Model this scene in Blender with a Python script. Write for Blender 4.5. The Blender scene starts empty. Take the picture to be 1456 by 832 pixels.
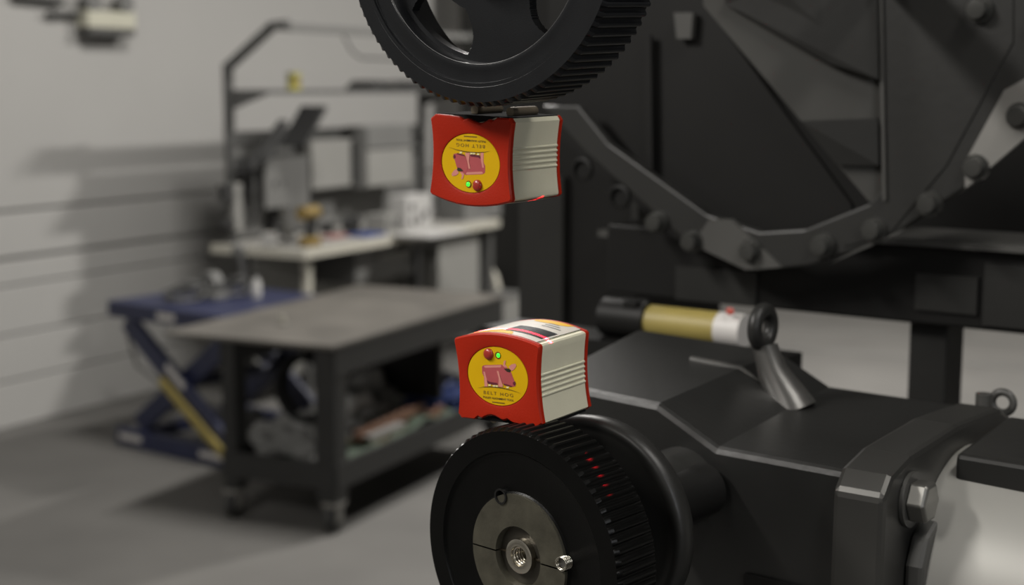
import bpy, bmesh, math, random
from mathutils import Vector, Matrix, Euler, noise
random.seed(4)
PI = math.pi
S = bpy.context.scene
COL = S.collection

# ---------------------------------------------------------------- camera
F_PX, CAM_H, YAW, PITCH = 2070.0, 1.70, math.radians(29.07), math.radians(8.06)
cd = bpy.data.cameras.new('camera')
cam = bpy.data.objects.new('camera', cd); COL.objects.link(cam)
cam.location = (0, 0, CAM_H)
cam.rotation_euler = (PI / 2 - PITCH, 0, YAW)
cd.sensor_width = 36.0
cd.lens = F_PX / 1456 * 36.0
cd.clip_start = 0.05
cd.dof.use_dof = True
cd.dof.focus_distance = 1.08
cd.dof.aperture_fstop = 5.0
S.camera = cam

# ---------------------------------------------------------------- world, exposure, ceiling lamps, added fill lights
S.view_settings.view_transform = 'Standard'
S.view_settings.look = 'None'
S.view_settings.gamma = 1.0
S.view_settings.use_curve_mapping = False
S.view_settings.exposure = 0.0
w = bpy.data.worlds.new('world'); S.world = w; w.use_nodes = True
w.node_tree.nodes['Background'].inputs[0].default_value = (0.95, 0.97, 1.0, 1)
w.node_tree.nodes['Background'].inputs[1].default_value = 0.06

def area(name, loc, sx, sy, power, target=None, col=(1.0, 0.965, 0.915)):
    l = bpy.data.lights.new(name, 'AREA'); l.shape = 'RECTANGLE'; l.size = sx; l.size_y = sy
    l.energy = power; l.color = col
    o = bpy.data.objects.new(name, l); COL.objects.link(o); o.location = loc
    if target is not None:
        o.rotation_euler = (Vector(target) - Vector(loc)).to_track_quat('-Z', 'Y').to_euler()
    return o
area('overhead_light', (-1.9, 8.2, 4.0), 0.15, 0.5, 290)
area('overhead_light', (-2.9, 4.6, 4.1), 0.3, 1.2, 165)
area('overhead_light', (-2.3, -0.4, 3.3), 0.3, 1.2, 130)  # added fill, set low to reach under the cart top
area('overhead_light', (0.75, 0.75, 3.6), 0.3, 1.2, 42)
area('overhead_light', (-1.2, -1.8, 3.6), 0.3, 1.2, 45)
area('tool_fill_light', (1.3, -0.35, 2.15), 0.6, 0.6, 11, (-0.6, 1.1, 1.5), (0.95, 0.97, 1.0))  # added fill light that brightens the right sides of the tools

# ---------------------------------------------------------------- helpers
def ray(px, py, rz=0.0):
    a = YAW - math.radians(rz)
    f = Vector((-math.sin(a) * math.cos(PITCH), math.cos(a) * math.cos(PITCH), -math.sin(PITCH)))
    r = Vector((math.cos(a), math.sin(a), 0)); u = r.cross(f)
    return f + r * ((px - 728) / F_PX) - u * ((py - 416) / F_PX)
def at(px, py, axis, val, rz=0.0):
    """point on the plane axis=val (in a frame turned rz degrees about the vertical)"""
    d = ray(px, py, rz); c = Vector((0, 0, CAM_H)); t = (val - c[axis]) / d[axis]
    return c + d * t

MATS = {}
def mat(name, col, rough=0.5, metal=0.0, var=0.12, scale=8.0, bump=0.0, bscale=60.0, emit=None, estr=0.0, coat=0.0, spec=0.5):
    m = bpy.data.materials.new(name); m.use_nodes = True; nt = m.node_tree
    b = nt.nodes['Principled BSDF']
    b.inputs['Roughness'].default_value = rough; b.inputs['Metallic'].default_value = metal
    b.inputs['Specular IOR Level'].default_value = spec
    if coat: b.inputs['Coat Weight'].default_value = coat
    tc = nt.nodes.new('ShaderNodeTexCoord')
    n = nt.nodes.new('ShaderNodeTexNoise'); n.inputs['Scale'].default_value = scale; n.inputs['Detail'].default_value = 5
    nt.links.new(tc.outputs['Object'], n.inputs['Vector'])
    mx = nt.nodes.new('ShaderNodeMix'); mx.data_type = 'RGBA'
    mx.inputs['A'].default_value = tuple(c * (1 - var) for c in col) + (1,)
    mx.inputs['B'].default_value = tuple(min(1, c * (1 + var)) for c in col) + (1,)
    nt.links.new(n.outputs['Fac'], mx.inputs['Factor'])
    nt.links.new(mx.outputs['Result'], b.inputs['Base Color'])
    if bump:
        n2 = nt.nodes.new('ShaderNodeTexNoise'); n2.inputs['Scale'].default_value = bscale; n2.inputs['Detail'].default_value = 3
        nt.links.new(tc.outputs['Object'], n2.inputs['Vector'])
        bp = nt.nodes.new('ShaderNodeBump'); bp.inputs['Strength'].default_value = bump; bp.inputs['Distance'].default_value = 0.002
        nt.links.new(n2.outputs['Fac'], bp.inputs['Height']); nt.links.new(bp.outputs['Normal'], b.inputs['Normal'])
    if emit:
        b.inputs['Emission Color'].default_value = tuple(emit) + (1,); b.inputs['Emission Strength'].default_value = estr
    MATS[name] = m
    return m

mat('wall_paint', (0.325, 0.32, 0.308), 0.7, var=0.05, scale=1.5)
mat('plank_paint', (0.335, 0.33, 0.318), 0.65, var=0.07, scale=2.5)
mat('pale_masonry', (0.42, 0.41, 0.38), 0.85, var=0.15, scale=3)
mat('concrete', (0.097, 0.094, 0.088), 0.75, var=0.36, scale=1.6, bump=0.25, bscale=25)
mat('black_rubber', (0.012, 0.012, 0.012), 0.9, spec=0.1, var=0.2)
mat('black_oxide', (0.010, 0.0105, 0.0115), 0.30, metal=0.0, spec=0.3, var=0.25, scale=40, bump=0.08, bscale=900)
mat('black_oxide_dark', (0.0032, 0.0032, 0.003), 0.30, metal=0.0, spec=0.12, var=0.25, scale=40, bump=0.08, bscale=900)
mat('worn_edge', (0.09, 0.09, 0.09), 0.4, metal=0.6, var=0.7, scale=160)
mat('bushing_steel', (0.075, 0.070, 0.052), 0.40, metal=0.5, var=0.6, scale=60, bump=0.1, bscale=400)
mat('dark_bushing_steel', (0.06, 0.055, 0.045), 0.35, metal=0.7, var=0.3, scale=60)
mat('bright_steel', (0.55, 0.52, 0.45), 0.22, metal=1.0, var=0.15, scale=80)
mat('magnet_steel', (0.25, 0.21, 0.155), 0.42, metal=0.7, var=0.3, scale=90)
mat('red_plastic', (0.31, 0.014, 0.003), 0.42, spec=0.22, var=0.10, scale=30, bump=0.1, bscale=700)
mat('red_button', (0.30, 0.025, 0.016), 0.3, var=0.1, scale=60)
mat('brushed_aluminium', (0.66, 0.635, 0.49), 0.5, metal=0.25, var=0.06, scale=50, bump=0.05, bscale=800)
mat('badge_yellow', (0.56, 0.335, 0.003), 0.45, spec=0.15, var=0.07, scale=40)
mat('ink_black', (0.02, 0.014, 0.006), 0.5)
mat('ink_brown', (0.10, 0.055, 0.006), 0.5)
mat('pig_pink', (0.36, 0.065, 0.07), 0.45, var=0.15, scale=90)
mat('pig_light', (0.56, 0.21, 0.17), 0.45, var=0.1, scale=90)
mat('pig_dark', (0.10, 0.012, 0.022), 0.45)
mat('tooth_cream', (0.70, 0.60, 0.28), 0.5)
mat('led_green', (0.02, 0.5, 0.02), 0.3, emit=(0.02, 1.0, 0.03), estr=2.6)
mat('led_hole', (0.12, 0.03, 0.012), 0.4)
mat('label_grey', (0.42, 0.40, 0.35), 0.45, var=0.08, scale=60)
mat('window_dark', (0.022, 0.022, 0.024), 0.25)
mat('machine_paint', (0.0185, 0.0183, 0.017), 0.42, spec=0.35, var=0.25, scale=7, bump=0.1, bscale=90)
mat('machine_dark', (0.008, 0.0078, 0.0073), 0.5, spec=0.22, var=0.25, scale=6)
mat('lit_plate_grey', (0.05, 0.049, 0.045), 0.5, spec=0.3, var=0.2, scale=7)  # lighter grey: the light caught by the slanted plate is in the colour
mat('cast_dark', (0.085, 0.083, 0.078), 0.34, metal=0.4, var=0.2, scale=9)
mat('pale_bag', (0.36, 0.36, 0.35), 0.5, var=0.3, scale=9)
mat('machine_mid', (0.055, 0.054, 0.05), 0.45, var=0.25, scale=7)
mat('gear_paint', (0.013, 0.013, 0.0122), 0.36, var=0.25, scale=14, bump=0.1, bscale=120)
mat('flange_paint', (0.06, 0.059, 0.055), 0.36, metal=0.6, var=0.2, scale=9)
mat('cast_grey', (0.26, 0.255, 0.24), 0.46, metal=0.8, var=0.15, scale=12)
mat('motor_grey', (0.30, 0.294, 0.272), 0.45, metal=0.2, var=0.08, scale=9)
mat('guard_bolt', (0.06, 0.06, 0.056), 0.28, metal=0.5, var=0.2, scale=30)
mat('bolt_zinc', (0.16, 0.157, 0.145), 0.32, metal=0.7, var=0.2, scale=30)
mat('worn_yellow', (0.27, 0.215, 0.06), 0.5, var=0.15, scale=20)
mat('white_label', (0.50, 0.48, 0.46), 0.5, var=0.08, scale=20)
mat('label_red', (0.40, 0.07, 0.05), 0.5)
mat('blue_paint', (0.017, 0.021, 0.055), 0.45, var=0.25, scale=9)
mat('cart_steel', (0.015, 0.015, 0.0145), 0.5, var=0.3, scale=6)
mat('cart_top_steel', (0.085, 0.079, 0.07), 0.48, var=0.6, scale=4.5, bump=0.1)
mat('caster_grey', (0.22, 0.215, 0.20), 0.4, metal=0.4)
mat('bench_edge', (0.40, 0.385, 0.33), 0.55, var=0.08)
mat('bench_laminate', (0.27, 0.262, 0.245), 0.5, var=0.1)
mat('frame_grey', (0.062, 0.062, 0.06), 0.5, var=0.15)
mat('panel_grey', (0.125, 0.125, 0.12), 0.6, var=0.12, scale=3)
mat('panel_light', (0.21, 0.208, 0.195), 0.6, var=0.1, scale=3)
mat('box_dark', (0.02, 0.02, 0.02), 0.5)
mat('paper_white', (0.36, 0.355, 0.345), 0.7, var=0.05)
mat('beige_box', (0.43, 0.42, 0.34), 0.5, var=0.05)
mat('yellow_tag', (0.40, 0.37, 0.09), 0.5)
mat('tool_yellow', (0.17, 0.115, 0.028), 0.5)
mat('pink_cloth', (0.22, 0.085, 0.08), 0.8)
mat('grey_bag', (0.17, 0.17, 0.165), 0.45, var=0.35, scale=9)
mat('brown_wood', (0.20, 0.105, 0.065), 0.7, var=0.2, scale=12)
mat('green_sheet', (0.055, 0.085, 0.055), 0.7, var=0.25, scale=9)
mat('blue_tarp', (0.018, 0.04, 0.16), 0.5, var=0.25, scale=9)
mat('cardboard', (0.30, 0.265, 0.19), 0.8)

class MB:
    def __init__(s, base=(0, 0, 0)):
        s.v = []; s.f = []; s.b = Vector(base)
    def add(s, vs, fs):
        n = len(s.v); s.v += [Vector(p) - s.b for p in vs]; s.f += [tuple(i + n for i in f) for f in fs]; return s
    def box(s, x0, x1, y0, y1, z0, z1):
        vs = [(x, y, z) for z in (z0, z1) for y in (y0, y1) for x in (x0, x1)]
        return s.add(vs, [(0, 2, 3, 1), (4, 5, 7, 6), (0, 1, 5, 4), (2, 6, 7, 3), (0, 4, 6, 2), (1, 3, 7, 5)])
    def obox(s, c, size, R):
        c = Vector(c); R = R.to_3x3() if hasattr(R, 'to_3x3') else R
        vs = [c + R @ Vector((x * size[0] / 2, y * size[1] / 2, z * size[2] / 2)) for z in (-1, 1) for y in (-1, 1) for x in (-1, 1)]
        return s.add(vs, [(0, 2, 3, 1), (4, 5, 7, 6), (0, 1, 5, 4), (2, 6, 7, 3), (0, 4, 6, 2), (1, 3, 7, 5)])
    def beam(s, a, b, w, h, upv=(0, 0, 1)):
        a = Vector(a); b = Vector(b); d = (b - a); L = d.length; d.normalize()
        x = d.cross(Vector(upv)).normalized(); y = x.cross(d)
        R = Matrix((x, d, y)).transposed()
        return s.obox((a + b) / 2, (w, L, h), R)
    def prism(s, poly, axis, lo, hi):
        """poly: 2-D outline in the two other axes (order x,y / x,z / y,z)"""
        def P(p, t):
            q = [p[0], p[1]]; q.insert(axis, t); return q
        n = len(poly)
        vs = [P(p, lo) for p in poly] + [P(p, hi) for p in poly]
        return s.add(vs, [tuple(range(n))[::-1], tuple(range(n, 2 * n))] + [(i, (i + 1) % n, n + (i + 1) % n, n + i) for i in range(n)])
    def ringprism(s, outer, inner, axis, lo, hi, closed=True):
        def P(p, t):
            q = [p[0], p[1]]; q.insert(axis, t); return q
        n = len(outer)
        vs = [P(p, lo) for p in outer] + [P(p, lo) for p in inner] + [P(p, hi) for p in outer] + [P(p, hi) for p in inner]
        fs = []
        for i in range(n if closed else n - 1):
            j = (i + 1) % n
            fs += [(i, j, n + j, n + i), (2 * n + i, 3 * n + i, 3 * n + j, 2 * n + j), (i, 2 * n + i, 2 * n + j, j), (n + i, n + j, 3 * n + j, 3 * n + i)]
        if not closed:
            fs += [(0, n, 3 * n, 2 * n), (n - 1, 3 * n - 1, 4 * n - 1, 2 * n - 1)][:1] + [(n - 1, 3 * n - 1, 4 * n - 1, 2 * n - 1)]
        return s.add(vs, fs)
    def tube(s, pts, r, seg=10, caps=True):
        pts = [Vector(p) for p in pts]; vs = []; fs = []; rr = r if isinstance(r, (list, tuple)) else [r] * len(pts)
        prev = None
        for i, p in enumerate(pts):
            d = (pts[min(i + 1, len(pts) - 1)] - pts[max(i - 1, 0)]).normalized()
            if prev is None:
                u = d.orthogonal().normalized()
            else:
                u = (prev - d * prev.dot(d)).normalized()
            prev = u; v = d.cross(u)
            vs += [p + (u * math.cos(t) + v * math.sin(t)) * rr[i] for t in (2 * PI * k / seg for k in range(seg))]
        for i in range(len(pts) - 1):
            fs += [(i * seg + k, i * seg + (k + 1) % seg, (i + 1) * seg + (k + 1) % seg, (i + 1) * seg + k) for k in range(seg)]
        if caps:
            fs += [tuple(range(seg))[::-1], tuple(range((len(pts) - 1) * seg, len(pts) * seg))]
        return s.add(vs, fs)
    def lathe(s, prof, c=(0, 0, 0), axis=1, seg=64, close=False, ph=0.0):
        """prof: (radius, along) pairs turned about `axis` through c"""
        c = Vector(c); vs = []; fs = []; n = len(prof)
        for k in range(seg):
            t = 2 * PI * k / seg + ph
            for r, h in prof:
                q = [r * math.cos(t), r * math.sin(t)]; q.insert(axis, h); vs.append(c + Vector(q))
        m = n if close else n - 1
        for k in range(seg):
            for i in range(m):
                a = k * n + i; b = k * n + (i + 1) % n; k2 = ((k + 1) % seg) * n
                fs.append((a, b, k2 + (i + 1) % n, k2 + i))
        return s.add(vs, fs)
    def torus(s, c, R, r, axis=1, seg=32, sub=10):
        return s.lathe([(R + r * math.cos(t), r * math.sin(t)) for t in (2 * PI * k / sub for k in range(sub))], c, axis, seg, close=True)
    def ball(s, c, r, sc=(1, 1, 1), seg=14, rows=8, jit=0.0, seed=0):
        c = Vector(c); vs = []; fs = []
        for i in range(rows + 1):
            a = PI * i / rows - PI / 2
            for k in range(seg):
                t = 2 * PI * k / seg
                d = Vector((math.cos(a) * math.cos(t), math.cos(a) * math.sin(t), math.sin(a)))
                q = 1 + (jit * noise.noise(d * 2.2 + Vector((seed, seed * .7, 0))) if jit else 0)
                vs.append(c + Vector((d.x * sc[0], d.y * sc[1], d.z * sc[2])) * r * q)
        for i in range(rows):
            fs += [(i * seg + k, i * seg + (k + 1) % seg, (i + 1) * seg + (k + 1) % seg, (i + 1) * seg + k) for k in range(seg)]
        return s.add(vs, fs)
    def build(s, name, m, parent=None, bevel=0.0, smooth=None, kind=None, label=None):
        me = bpy.data.meshes.new(name); me.from_pydata([tuple(v) for v in s.v], [], s.f); 
        bm = bmesh.new(); bm.from_mesh(me); bmesh.ops.remove_doubles(bm, verts=bm.verts, dist=1e-6)
        bmesh.ops.recalc_face_normals(bm, faces=bm.faces); bm.to_mesh(me); bm.free()
        me.materials.append(MATS[m])
        if smooth is not None:
            for p in me.polygons: p.use_smooth = True
            me.set_sharp_from_angle(angle=math.radians(smooth))
        o = bpy.data.objects.new(name, me); COL.objects.link(o)
        if parent is not None: o.parent = parent
        if bevel:
            b = o.modifiers.new('bevel', 'BEVEL'); b.width = bevel; b.segments = 2; b.limit_method = 'ANGLE'; b.angle_limit = math.radians(35)
        if kind: o['kind'] = kind
        if label: o['label'] = label
        return o

def tag(o, label, cat, group=None):
    o['label'] = label; o['category'] = cat
    if group: o['group'] = group
    return o
class T:
    """a thing: an Empty at its base; meshes are given in a frame turned rz degrees and stored relative to the base"""
    def __init__(s, name, label, cat, base, rz=0.0, group=None):
        s.base = Vector(base); o = bpy.data.objects.new(name, None); COL.objects.link(o)
        o.empty_display_size = 0.05
        o.location = Matrix.Rotation(math.radians(rz), 3, 'Z') @ s.base; o.rotation_euler = (0, 0, math.radians(rz))
        tag(o, label, cat, group); s.o = o
    def mb(s): return MB(s.base)
def copy_part(o, parent, loc):
    c = o.copy(); COL.objects.link(c); c.parent = parent; c.location = loc
    return c

# ================================================================ the setting
XW = -5.676
m = MB().box(-9, 7, -4, 16, -0.1, 0); m.build('floor', 'concrete', kind='structure')
wl = MB().box(XW - 0.15, XW - 0.03, -4, 16, 0, 4.4).build('wall_left', 'wall_paint', kind='structure')
zs = [0.0, 0.239, 0.472, 0.719, 0.857, 1.095]
for a, b in zip(zs[:-1], zs[1:]):
    MB().box(XW - 0.03, XW, -4, 16, a + 0.003, b - (0.015 if b > .8 else 0.006)).build('plank', 'plank_paint', wl, bevel=0.004)
MB().box(XW - 0.03, XW - 0.004, -4, 16, 1.097, 4.4).build('wall_sheet', 'wall_paint', wl)
for k, (px, py, w_) in enumerate(((1200, 501, .035), (1400, 590, .03), (1200, 470, .025))):
    yj = at(px, py, 2, 0).y
    MB().box(-4.2, 3.0, yj - w_ / 2, yj + w_ / 2, 0.0, 0.004).build('trim_%d' % (k + 1), 'panel_grey', kind='structure')
wb = MB().box(XW, 7, 11.5, 11.65, 0, 4.4).build('wall_back', 'pale_masonry', kind='structure')
MB().box(6.9, 7.0, -4, 11.5, 0, 4.4).build('wall_right', 'wall_paint', kind='structure')
MB().box(-9, 7, -4.1, -4, 0, 4.4).build('wall_front', 'wall_paint', kind='structure')
MB().box(-9, 7, -4, 16, 4.4, 4.5).build('ceiling', 'wall_paint', kind='structure')

# ================================================================ laser alignment blocks
TW, TD, TH_ = 0.083, 0.0692, 0.065
def tool_profile(grow=0.0, notch=True, wavy=False):
    """outline in x,z, counter-clockwise, +z = laser side (arched), -z = magnet side"""
    pts = []; hz = TH_ / 2
    def hw(z):
        t = (z + 0.001) / 0.0315
        return TW / 2 - 0.0031 * (1 - min(1, t * t)) + grow
    N = 14
    r = 0.0035
    for i in range(N + 1):                       # right side upwards
        z = -hz + r + (2 * hz - 2 * r) * i / N; pts.append((hw(z), z))
    for a in (30, 60):
        pts.append((hw(hz) - r + r * math.cos(math.radians(a)), hz - r + r * math.sin(math.radians(a)) + grow * 0.5))
    K = 18
    xr = TW / 2 - r
    for i in range(K + 1):                       # arched laser side, right to left
        x = xr - 2 * xr * i / K; pts.append((x, hz + grow + 0.0058 * (1 - (x / xr) ** 2)))
    for a in (120, 150):
        pts.append((-hw(hz) + r + r * math.cos(math.radians(a)), hz - r + r * math.sin(math.radians(a)) + grow * 0.5))
    for i in range(N + 1):
        z = hz - r - (2 * hz - 2 * r) * i / N; pts.append((-hw(z), z))
    # magnet side, left to right
    base = -hz - grow * 0.5
    if wavy:
        prof = [(-.038, 0), (-.034, 0.0002), (-.0255, 0.0002), (-.0235, .0017), (-.0215, .0030), (-.0195, .0022), (-.0175, .0018), (-.0155, .0030), (-.012, .0044), (-.008, .0052), (-.004, .0048), (0, .0034), (.003, .0022), (.0055, .0026), (.008, .0036), (.0105, .0024), (.014, .0011), (.022, .0006), (.030, .0002), (.036, .0001)]
    else:
        prof = [(-.038, 0), (-.022, 0), (-.014, .003), (-.006, .0045), (.006, .0045), (.014, .003), (.022, 0), (.036, 0)]
    pts += [(x, base + z) for x, z in prof]
    return pts

def flat(poly, y, base=(0, 0, 0)):
    return MB(base).add([(p[0], y, p[1]) for p in poly], [tuple(range(len(poly)))])
def print_text(txt, size, x, z, y, m, parent, spacing=1.0, bold=0.0, width=None):
    cu = bpy.data.curves.new('lettering', 'FONT'); cu.body = txt; cu.size = size; cu.align_x = 'CENTER'; cu.align_y = 'CENTER'
    cu.space_character = spacing; cu.offset = bold; cu.resolution_u = 3; cu.fill_mode = 'FRONT'
    tmp = bpy.data.objects.new('tmp', cu); COL.objects.link(tmp)
    dg = bpy.context.evaluated_depsgraph_get(); dg.update()
    me = bpy.data.meshes.new_from_object(tmp.evaluated_get(dg))
    bpy.data.objects.remove(tmp); bpy.data.curves.remove(cu)
    me.materials.clear(); me.materials.append(MATS[m])
    xs = [v.co.x for v in me.vertices]; sx = width / (max(xs) - min(xs)) if width else 1.0
    for v in me.vertices: v.co = Vector((x + v.co.x * sx, y, z + v.co.y))
    o = bpy.data.objects.new('lettering', me); COL.objects.link(o); o.parent = parent
    return o

def make_tool(label, loc, eul, group, laser_x, laser_y, laser_tilt, laser_half, power):
    root = bpy.data.objects.new('laser_alignment_tool', None); COL.objects.link(root)
    root.rotation_mode = 'YXZ'; root.rotation_euler = eul
    root.location = Vector(loc) + Euler(eul, 'YXZ').to_matrix() @ Vector((0, TD / 2, 0))   # loc is the middle of the front face
    tag(root, label, 'alignment tool', group)
    hy = TD / 2; cap = 0.0045
    # aluminium body with five ridges on each side
    prof = tool_profile(-0.0006)
    MB().prism(prof, 1, -hy + cap, hy - cap).build('aluminium_body', 'brushed_aluminium', root, smooth=35)
    for sgn in (-1, 1):
        for k in range(5):
            z = -0.0085 + k * 0.0040
            t = (z + 0.001) / 0.0315; x = sgn * (TW / 2 - 0.0031 * (1 - t * t) - 0.0009)
            MB().tube([(x, -hy + cap, z), (x, hy - cap, z)], 0.00125, 10).build('side_ridge', 'brushed_aluminium', root, smooth=40)
    # red end caps; the front one with a round recess for the badge
    bc = (0.0, 0.0045); br = 0.0236; ex = 1.26      # oval badge: ex = width over height
    outer = tool_profile(0.0002, wavy=True)
    for name, y0, y1, s in (('front_cap', -hy, -hy + cap + .0002, 1), ('rear_cap', hy, hy - cap - .0002, -1)):
        mbd = MB(); n = len(outer)
        ang = [math.atan2(p[1] - bc[1], (p[0] - bc[0]) / ex) for p in outer]
        inset = [(p[0] - 0.0014 * math.cos(a), p[1] - 0.0014 * math.sin(a)) for p, a in zip(outer, ang)]
        R2 = br + 0.0016
        rim = [(bc[0] + ex * R2 * math.cos(a), bc[1] + R2 * math.sin(a)) for a in ang]
        rec = [(bc[0] + ex * br * math.cos(a), bc[1] + br * math.sin(a)) for a in ang]
        vs = [(p[0], y1, p[1]) for p in outer] + [(p[0], y0 + s * 0.0013, p[1]) for p in outer] + [(p[0], y0, p[1]) for p in inset] \
            + [(p[0], y0, p[1]) for p in rim] + [(p[0], y0 + s * 0.0005, p[1]) for p in rec] + [(p[0], y0 + s * 0.0016, p[1]) for p in rec]
        fs = []
        for L in range(5):
            fs += [(L * n + i, L * n + (i + 1) % n, (L + 1) * n + (i + 1) % n, (L + 1) * n + i) for i in range(n)]
        fs += [tuple(range(n)), tuple(range(5 * n, 6 * n))]
        mbd.add(vs, fs).build(name, 'red_plastic', root, smooth=28)
    # badge
    yb = -hy + 0.0007
    badge = MB().lathe([(0, yb), (br - .0006, yb), (br - .0004, yb + .0009), (0, yb + .0009)], (0, 0, 0), 1, 64)
    for v in badge.v: v.x = bc[0] + v.x * ex; v.z += bc[1]
    badge = badge.build('badge', 'badge_yellow', root)
    def uv(x, y):
        u = (x - 390) / 345.0; v = (425 - y + 0.12 * (x - 390)) / 350.0
        return (bc[0] + u * br * .97 * ex, bc[1] + v * br * .97)
    e = 0.00006
    def pr(name, pts, m, k=1): return flat([uv(*p) for p in pts], yb - e * k).build(name, m, badge)
    pr('emblem_body', [(213, 310), (225, 295), (250, 287), (450, 285), (480, 345), (470, 400), (450, 520), (380, 527), (330, 515), (270, 488), (270, 547), (232, 547), (232, 430), (212, 385)], 'pig_pink')
    pr('emblem_belly', [(262, 470), (300, 492), (380, 505), (400, 530), (340, 530), (275, 515)], 'pig_dark', 2)
    pr('emblem_back_sheen', [(235, 300), (255, 292), (440, 290), (440, 318), (250, 320)], 'pig_light', 2)
    pr('emblem_hind_leg', [(226, 365), (246, 368), (266, 470), (268, 547), (234, 547), (236, 440)], 'pig_light', 2)
    pr('emblem_head', [(440, 298), (490, 308), (548, 368), (578, 468), (600, 512), (592, 547), (545, 554), (462, 524), (430, 440), (420, 365)], 'pig_pink', 3)
    pr('emblem_jaw', [(455, 512), (500, 522), (560, 545), (545, 556), (462, 532)], 'pig_dark', 4)
    pr('emblem_snout', [(566, 498), (592, 487), (600, 516), (584, 540), (568, 525)], 'pig_dark', 4)
    pr('emblem_near_ear', [(462, 298), (476, 240), (497, 236), (488, 285), (512, 322), (480, 318)], 'pig_light', 4)
    pr('emblem_far_ear', [(528, 312), (560, 284), (604, 276), (616, 300), (590, 342), (556, 364)], 'pig_light', 4)
    pr('emblem_mask', [(468, 333), (530, 332), (552, 352), (540, 380), (505, 372)], 'ink_black', 5)
    pr('emblem_front_leg', [(386, 360), (408, 360), (426, 450), (454, 552), (396, 552), (406, 450)], 'pig_light', 5)
    for x, y in ((296, 528), (346, 538), (378, 540), (505, 556)):
        pr('emblem_tooth', [(x - 16, y - 6), (x + 14, y - 8), (x + 12, y + 14), (x - 14, y + 12)], 'tooth_cream', 5)
    arc = [(155, 563), (220, 550), (300, 546), (380, 552), (460, 566), (560, 594), (650, 629)]
    pr('ground_line', arc + [(x, y + 9 * math.sin(PI * (i + .3) / 6.6)) for i, (x, y) in reversed(list(enumerate(arc)))], 'ink_black', 6)
    print_text('BELT HOG', 0.0037, bc[0], bc[1] - 0.592 * br, yb - e * 3, 'ink_brown', badge, 1.35, width=br * 0.96 * ex)
    print_text('PULLEY ALIGNMENT TOOL', 0.0021, bc[0] - .0002, bc[1] - 0.755 * br, yb - e * 3, 'ink_black', badge, 1.0, bold=0.0012 * .02, width=br * 1.0 * ex)
    x = -0.0062
    while x < 0.0055:                                              # a line of print too small to read
        wd = random.choice((.0006, .0009, .0012))
        flat([(bc[0] + x, bc[1] - .905 * br), (bc[0] + x + wd, bc[1] - .905 * br), (bc[0] + x + wd, bc[1] - .905 * br + .0009), (bc[0] + x, bc[1] - .905 * br + .0009)], yb - e * 3).build('small_print', 'ink_brown', badge)
        x += wd + .0003
    # button and status light
    bx, bz = bc[0] - 0.0075, bc[1] + 0.0170
    MB().lathe([(0.0046, yb), (0.0045, yb - .0009), (0.0038, yb - .0019), (0.002, yb - .0025), (0, yb - .0027)], (bx, 0, bz), 1, 32).build('push_button', 'red_button', root, smooth=60, label='dark red round push button')
    lh = MB().lathe([(0.0028, yb - .00002), (0.0027, yb - .0004), (0.0021, yb - .0004), (0.0019, yb + .0002), (0, yb + .0002)], (bx + .0090, 0, bz - .0003), 1, 24).build('status_light', 'led_hole', root)
    MB().ball((bx + .0095, yb - .0002, bz - .0003), 0.0017, (1, .5, 1)).build('lamp', 'led_green', lh, smooth=60, label='lit green lamp')
    # label plate with the laser window on the arched side
    def zt(x): return TH_ / 2 + 0.0058 * (1 - (x / (TW / 2 - .0035)) ** 2)
    def strip(name, x0, x1, y0, y1, m, lift, n=14, f=None):
        q = MB(); vs = []; fs = []
        for i in range(n + 1):
            x = x0 + (x1 - x0) * i / n
            ya, yb2 = (y0, y1) if f is None else f(x)
            vs += [(x, ya, zt(x) + lift), (x, yb2, zt(x) + lift)]
        fs = [(2 * i, 2 * i + 1, 2 * i + 3, 2 * i + 2) for i in range(n)]
        q.add(vs, fs); return q
    pl = strip('', -0.036, 0.036, -hy + cap, hy - cap, '', 0.0002).build('label_plate', 'label_grey', root, smooth=60)
    strip('', -0.029, 0.013, 0, 0, '', 0.00035, f=lambda x: (-hy + cap, -hy + cap + 0.012 * math.sqrt(max(0, 1 - ((x + .008) / .021) ** 2)))).build('label_badge', 'badge_yellow', pl, smooth=60)
    strip('', -0.008, 0.030, 0, 0, '', 0.00035, f=lambda x: (hy - cap, hy - cap - 0.010 * math.sqrt(max(0, 1 - ((x - .011) / .019) ** 2)))).build('label_badge', 'badge_yellow', pl, smooth=60)
    strip('', -0.002, 0.034, -0.021, 0.001, '', 0.0004).build('laser_window', 'window_dark', pl, smooth=60, label='dark laser window band')
    for k in range(3):
        strip('', 0.012, 0.030 - .004 * k, 0.010 + .005 * k, 0.0115 + .005 * k, '', 0.0004).build('print_line', 'machine_mid', pl, smooth=60)
    # magnet pins lying along the tooth grooves
    for sx in (-0.0225, 0.0130):
        MB().tube([(sx, -0.013, -TH_ / 2 - .0034), (sx, 0.020, -TH_ / 2 - .0034)], 0.0038, 20).build('magnet_pin', 'magnet_steel', root, smooth=40)
    MB().box(-0.038, 0.038, -0.0295, 0.0295, -TH_ / 2 - .0006, -TH_ / 2 + .006).build('magnet_plate', 'black_rubber', root)
    # the laser itself: a point source that throws a flat fan out of the arched side
    ld = bpy.data.lights.new('laser_source', 'SPOT'); ld.energy = power; ld.color = (1, 1, 1); ld.shadow_soft_size = 0.0
    ld.spot_size = math.radians(150); ld.spot_blend = 0.0; ld.use_nodes = True
    nt = ld.node_tree; em = nt.nodes['Emission']; em.inputs['Color'].default_value = (1.0, 0.008, 0.02, 1)
    tc = nt.nodes.new('ShaderNodeTexCoord'); sp = nt.nodes.new('ShaderNodeSeparateXYZ'); nt.links.new(tc.outputs['Normal'], sp.inputs[0])
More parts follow.
